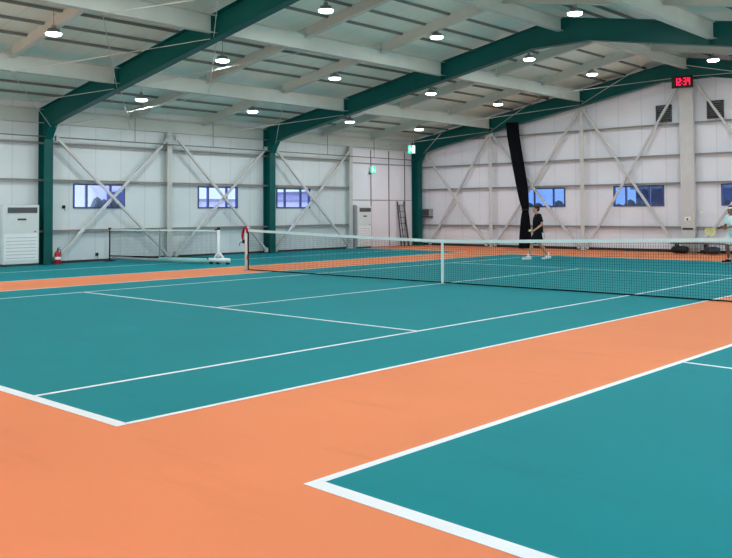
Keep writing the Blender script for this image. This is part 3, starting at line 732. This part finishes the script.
def person(lab, loc, rz, J, mats, hairf, visor=False):
    t = local('person', lab, 'person', loc, rz)
    V = Vector; b = MB()
    hip, ch, nk, hd = V(J['hip']), V(J['chest']), V(J['neck']), V(J['head'])
    b.tube([hip+V((0,0,-.08)), hip, hip+(ch-hip)*.4, ch-V((0,0,.08)), ch+V((0,0,.08)), nk+V((0,0,-.03))], [(.13, .10), (.165, .115), (.135, .10), (.165, .115), (.16, .10), (.06, .06)], 20)
    b.cap(nk-V((0,0,.05)), hd-V((.0,0,.06)), .056, .052)
    R = Matrix.Rotation(J.get('turn', 0), 3, 'Z')
    def H(x, y, z): return hd+R@V((x, y, z))
    b.ell(hd+V((0,0,.02)), (.098, .078, .105), R); b.ell(H(.018, 0, -.05), (.072, .060, .075), R); b.cap(H(.04, 0, -.09), H(.065, 0, -.092), .030, .022, 10)
    b.cap(H(.090, 0, .015), H(.112, 0, -.022), .008, .014, 8)
    for s in (1, -1):
        b.ell(H(-.005, .080*s, -.01), (.018, .010, .032), R, 10, 8)
        b.cap(H(.082, .018*s, .036), H(.074, .045*s, .036), .010, .008, 8)
    b.cap(H(.088, -.018, -.058), H(.088, .018, -.058), .010, .010, 8)
    for s, q in ((1, 'L'), (-1, 'R')):
        sh, el, wr = V(J['sh'+q]), V(J['el'+q]), V(J['wr'+q])
        b.cap(V((ch.x, .10*s+ch.y, sh.z)), sh, .065, .060); b.cap(sh, el, .050, .038); b.cap(el, wr, .040, .026)
        hand(b, wr, J['hd'+q], J['hn'+q], J['ht'+q], J['hc'+q])
        hp, kn, an = V(J['hp'+q]), V(J['kn'+q]), V(J['an'+q])
        b.cap(hp, kn, .088, .055); b.cap(kn, kn+(an-kn)*.35+V((-.015,0,0)), .054, .056); b.cap(kn+(an-kn)*.35+V((-.015,0,0)), an, .055, .036)
        tf = V(J['ft'+q]); b.cap(an+V((0,0,-.02)), tf+V((0,0,.02)), .036, .028)
    body = remesh(b.build('body', mats['skin'], t, True), .0065, 5)
    # face details
    for s in (1, -1):
        MB().ell(H(.083, .030*s, .012), (.012, .014, .010), R, 12, 8).build('eye', 'eyew', t, True)
        MB().ell(H(.0935, .030*s, .012), (.003, .006, .006), R, 10, 6).build('iris', 'iris', t, True)
    MB().cap(H(.097, -.017, -.058), H(.097, .017, -.058), .0045, .0045, 8).build('mouth', 'lip', t, True)
    # hair
    b = MB(); b.ell(H(-.012, 0, .045), (.100, .088, .095), R); b.ell(H(-.045, 0, -.005), (.065, .084, .075), R)
    for s in (1, -1): b.cap(H(.02, .078*s, .03), H(.01, .081*s, -.005), .014, .009, 8)
    remesh(b.build('hair', 'hair', t, True), .007, 3)
    if visor:
        b = MB(); b.tube([H(0, 0, .045), H(0, 0, .085)], [.118, .112], 28); b.tube([H(.04, 0, .055), H(.18, 0, .04)], [(.085, .010), (.06, .006)], 16)
        remesh(b.build('visor', 'shoe', t, True), .008, 3)
    # shirt
    b = MB()
    b.tube([hip+V((0,0,-.02)), hip+V((0,0,.06)), hip+(ch-hip)*.45, ch-V((0,0,.06)), ch+V((0,0,.07)), nk+V((0,0,-.045)), nk+V((0,0,-.02))], [(.195, .160), (.19, .158), (.18, .152), (.192, .155), (.188, .135), (.10, .085), (.068, .068)], 24)
    for s, q in ((1, 'L'), (-1, 'R')):
        sh, el = V(J['sh'+q]), V(J['el'+q]); b.cap(V((ch.x, .10*s+ch.y, sh.z-.01)), sh, .075, .072); b.tube([sh, sh+(el-sh)*.35, sh+(el-sh)*.72], [.070, .066, .068], 16)
    remesh(b.build('shirt', mats['shirt'], t, True), .010, 4)
    # shorts
    b = MB(); b.tube([hip+V((0,0,.06)), hip+V((0,0,-.06))], [(.175, .145), (.195, .160)], 20)
    for q in 'LR':
        hp, kn = V(J['hp'+q]), V(J['kn'+q]); b.cap(hp, hp+V((0,0,.02)), .10, .10); b.tube([hp, hp+(kn-hp)*.85], [.118, .120], 18)
    remesh(b.build('shorts', mats['shorts'], t, True), .010, 4)
    for q in 'LR':
        an, tf = V(J['an'+q]), V(J['ft'+q]); h = V((tf.x-an.x, tf.y-an.y, 0)).normalized(); f = (tf-an); f = V((f.x, f.y, f.z)).normalized()
        b = MB(); heel = an-h*.05+V((0,0,-.045)); toe = tf+h*.03+V((0,0,.0))
        b.cap(heel, toe, .043, .036, 14); b.cap(an+V((0,0,-.03)), an+V((0,0,.01)), .046, .044, 14); b.cap(an+V((0,0,-.02)), (an+tf)/2+V((0,0,.0)), .045, .04, 14)
        so = remesh(b.build('shoe', mats['shoe'], t, True), .007, 3)
        b = MB(); b.tube([heel+V((0,0,-.033))-h*.03, heel+V((0,0,-.033)), (heel+toe)/2+V((0,0,-.031)), toe+V((0,0,-.029)), toe+V((0,0,-.027))+h*.028], [(.028, .010), (.042, .012), (.040, .011), (.044, .010), (.025, .009)], 14)
        b.build('sole', 'sole', so, True)
        MB().cap(an+V((0,0,.01)), an+V((0,0,.06)), .044, .043, 14).build('sock', mats['sock'], t, True)
    return t

d1 = Vector((-.731, -.683))
J1 = dict(hip=(0,0,.90), chest=(.0,0,1.24), neck=(.01,0,1.42), head=(.045,0,1.565), turn=.0,
    shL=(-.01,.175,1.36), elL=(-.08,.24,1.09), wrL=(.19,.21,.89), hdL=(1,-.1,-.18), hnL=(0,0,1), htL=-1, hcL=.25,
    shR=(.0,-.175,1.36), elR=(-.09,-.25,1.09), wrR=(-.10,-.25,.86), hdR=(-.25,-.2,-.95), hnR=(-.5,.85,0), htR=1, hcR=1.0,
    hpL=(.01,.09,.86), knL=(.21,.10,.48), anL=(.31,.10,.105), ftL=(.46,.11,.04),
    hpR=(-.01,-.09,.86), knR=(-.08,-.10,.47), anR=(-.33,-.10,.125), ftR=(-.20,-.12,.04))
P1L = (2.55, 19.96, 0); P1R = math.atan2(d1.y, d1.x)
person('person in black t-shirt and shorts walking left beyond the net, racket lowered', P1L, P1R, J1, dict(skin='skin', shirt='tee', shorts='shorts', shoe='shoe', sock='shoe'), None)
d2 = Vector((-.46, -.89))
J2 = dict(hip=(-.02,0,.88), chest=(.02,0,1.20), neck=(.05,0,1.37), head=(.09,0,1.50), turn=.0,
    shL=(.03,.165,1.30), elL=(.08,.25,1.07), wrL=(.33,.10,1.02), hdL=(.9,-.35,-.05), hnL=(0,-1,.2), htL=1, hcL=.8,
    shR=(.03,-.165,1.30), elR=(.06,-.25,1.05), wrR=(.27,-.13,1.04), hdR=(.95,.3,-.15), hnR=(0,1,.2), htR=-1, hcR=1.0,
    hpL=(-.02,.10,.84), knL=(.10,.15,.47), anL=(.03,.18,.10), ftL=(.18,.21,.04),
    hpR=(-.02,-.10,.84), knR=(.10,-.15,.47), anR=(.03,-.18,.10), ftR=(.18,-.21,.04))
P2L = (7.77, 21.75, 0); P2R = math.atan2(d2.y, d2.x)
person('person in pale mint shirt and white visor holding a yellow racket at the right edge', P2L, P2R, J2, dict(skin='skin2', shirt='mintcloth', shorts='mintcloth', shoe='shoeb', sock='shoe'), None, True)

def racket(lab, base, d, face, fr, st):
    """base butt of the handle, d direction, face normal of the strings (world)"""
    d = Vector(d).normalized(); face = Vector(face); face = (face-d*face.dot(d)).normalized(); s = d.cross(face); base = Vector(base)
    t = thing('tennis_racket', lab, 'racket', tuple(base))
    c = base+d*.53
    b = MB(); pts = [c+d*math.cos(2*PI*k/40)*.165+s*math.sin(2*PI*k/40)*.128 for k in range(41)]; b.tube(pts, .011, 8, False); b.build('head_frame', fr, t, True)
    b = MB()
    for k in range(-7, 8):
        v = k*.0165; h = math.sqrt(max(0, 1-(v/.128)**2))*.165; b.beam(c+s*v-d*h, c+s*v+d*h, .0022, .0022)
    for k in range(-9, 10):
        v = k*.0168; h = math.sqrt(max(0, 1-(v/.165)**2))*.128; b.beam(c+d*v-s*h, c+d*v+s*h, .0022, .0022)
    b.build('strings', st, t)
    b = MB()
    for g in (1, -1): b.tube([base+d*.21, base+d*.29+s*.02*g, c-d*.11+s*.09*g], .010, 8)
    b.tube([c-d*.150+s*.05, c-d*.135, c-d*.150-s*.05], .008, 8); b.build('throat', fr, t, True)
    MB().tube([base, base+d*.01, base+d*.20, base+d*.22], [.018, .017, .015, .012], 10).build('grip', 'black', t, True)
def world(P, R, p):
    c, s = math.cos(R), math.sin(R); return Vector((P[0]+c*p[0]-s*p[1], P[1]+s*p[0]+c*p[1], p[2]))
def wdir(R, p):
    c, s = math.cos(R), math.sin(R); return Vector((c*p[0]-s*p[1], s*p[0]+c*p[1], p[2]))
rb = world(P1L, P1R, (-.075, -.245, .775)); rd = wdir(P1R, (-.48, -.85, -.10))
racket('grey tennis racket held low by the person in black', rb-rd.normalized()*.07, rd, wdir(P1R, (.85, -.45, 0)), 'racketg', 'stringw')
rb = world(P2L, P2R, (.355, -.105, 1.02)); rd = wdir(P2R, (.97, .12, -.28))
racket('yellow tennis racket held forward by the person in mint', rb-rd.normalized()*.06, rd, (.45, -.80, .45), 'rackety', 'string')
o = tag(MB().ell((0,0,0), (.034,.034,.034), n=20, m=14).build('tennis_ball', 'ball', None, True), 'pale yellow ball in the air left of the person in mint', 'ball'); o.location = (7.55, 20.0, 1.43)
o = tag(MB().ell((0,0,0), (.033,.033,.033), n=20, m=14).build('tennis_ball', 'ball', None, True), 'pale ball held in the front hand of the person in black', 'ball'); o.location = world(P1L, P1R, (.29, .20, .905))

# ------------------------------------------------------------------ outside, seen through the windows
def house(lab, x0, x1, y0, y1, h, m='out_wall', wins=()):
    t = thing('neighbouring_building', lab, 'building', ((x0+x1)/2, (y0+y1)/2, -.05))
    MB().box(x0, x1, y0, y1, -.05, h).build('walls', m, t)
    MB().box(x0-.2, x1+.2, y0-.2, y1+.2, h, h+.15).build('roof', 'greybox', t)
    for a in wins: MB().box(*a).build('window', 'out_dark', t)
house('pale building seen through the leftmost window', -22, -16, 15.5, 19.0, 3.2, 'out_wall', [(-16, -15.95, 16.2, 17.4, 1.2, 2.4)])
house('pale low building seen through the second left window', -26, -19, 23.5, 32, 2.05, 'out_wall', [(-19, -18.95, 25, 26, .6, 1.7)])
house('pale building seen through the left wall window beyond the middle green column', -24, -17, 33, 42, 2.6, 'out_wall', [(-17, -16.95, 35.0, 36.2, 1.5, 2.3), (-17, -16.95, 38.4, 39.4, 1.5, 2.3)])
house('dark low building seen through the back wall window left of the pillar', -2.5, 1.6, 38, 44, 2.55, 'out_dark')
t = thing('hedge', 'dark low hedge seen through the back wall windows', 'hedge', (0, 36, -.05))
b = MB()
for k in range(26):
    x = -9+k*.55; b.ell((x, 36+random.uniform(-.2, .2), .9), (.45, .5, 1.05+random.uniform(-.15, .15)), n=10, m=8)
b.build('foliage', 'hedge', t, True)
t = thing('hedge', 'dark shrub seen through the leftmost window', 'hedge', (-12.5, 14.3, -.05))
b = MB()
for k in range(5): b.ell((-12.5+random.uniform(-.2, .2), 13.7+k*.35, .9), (.4, .35, 1.15+random.uniform(-.15, .15)), n=10, m=8)
b.build('foliage', 'hedge', t, True)
for o in bpy.data.objects:
    if 'raw' in o: del o['raw']
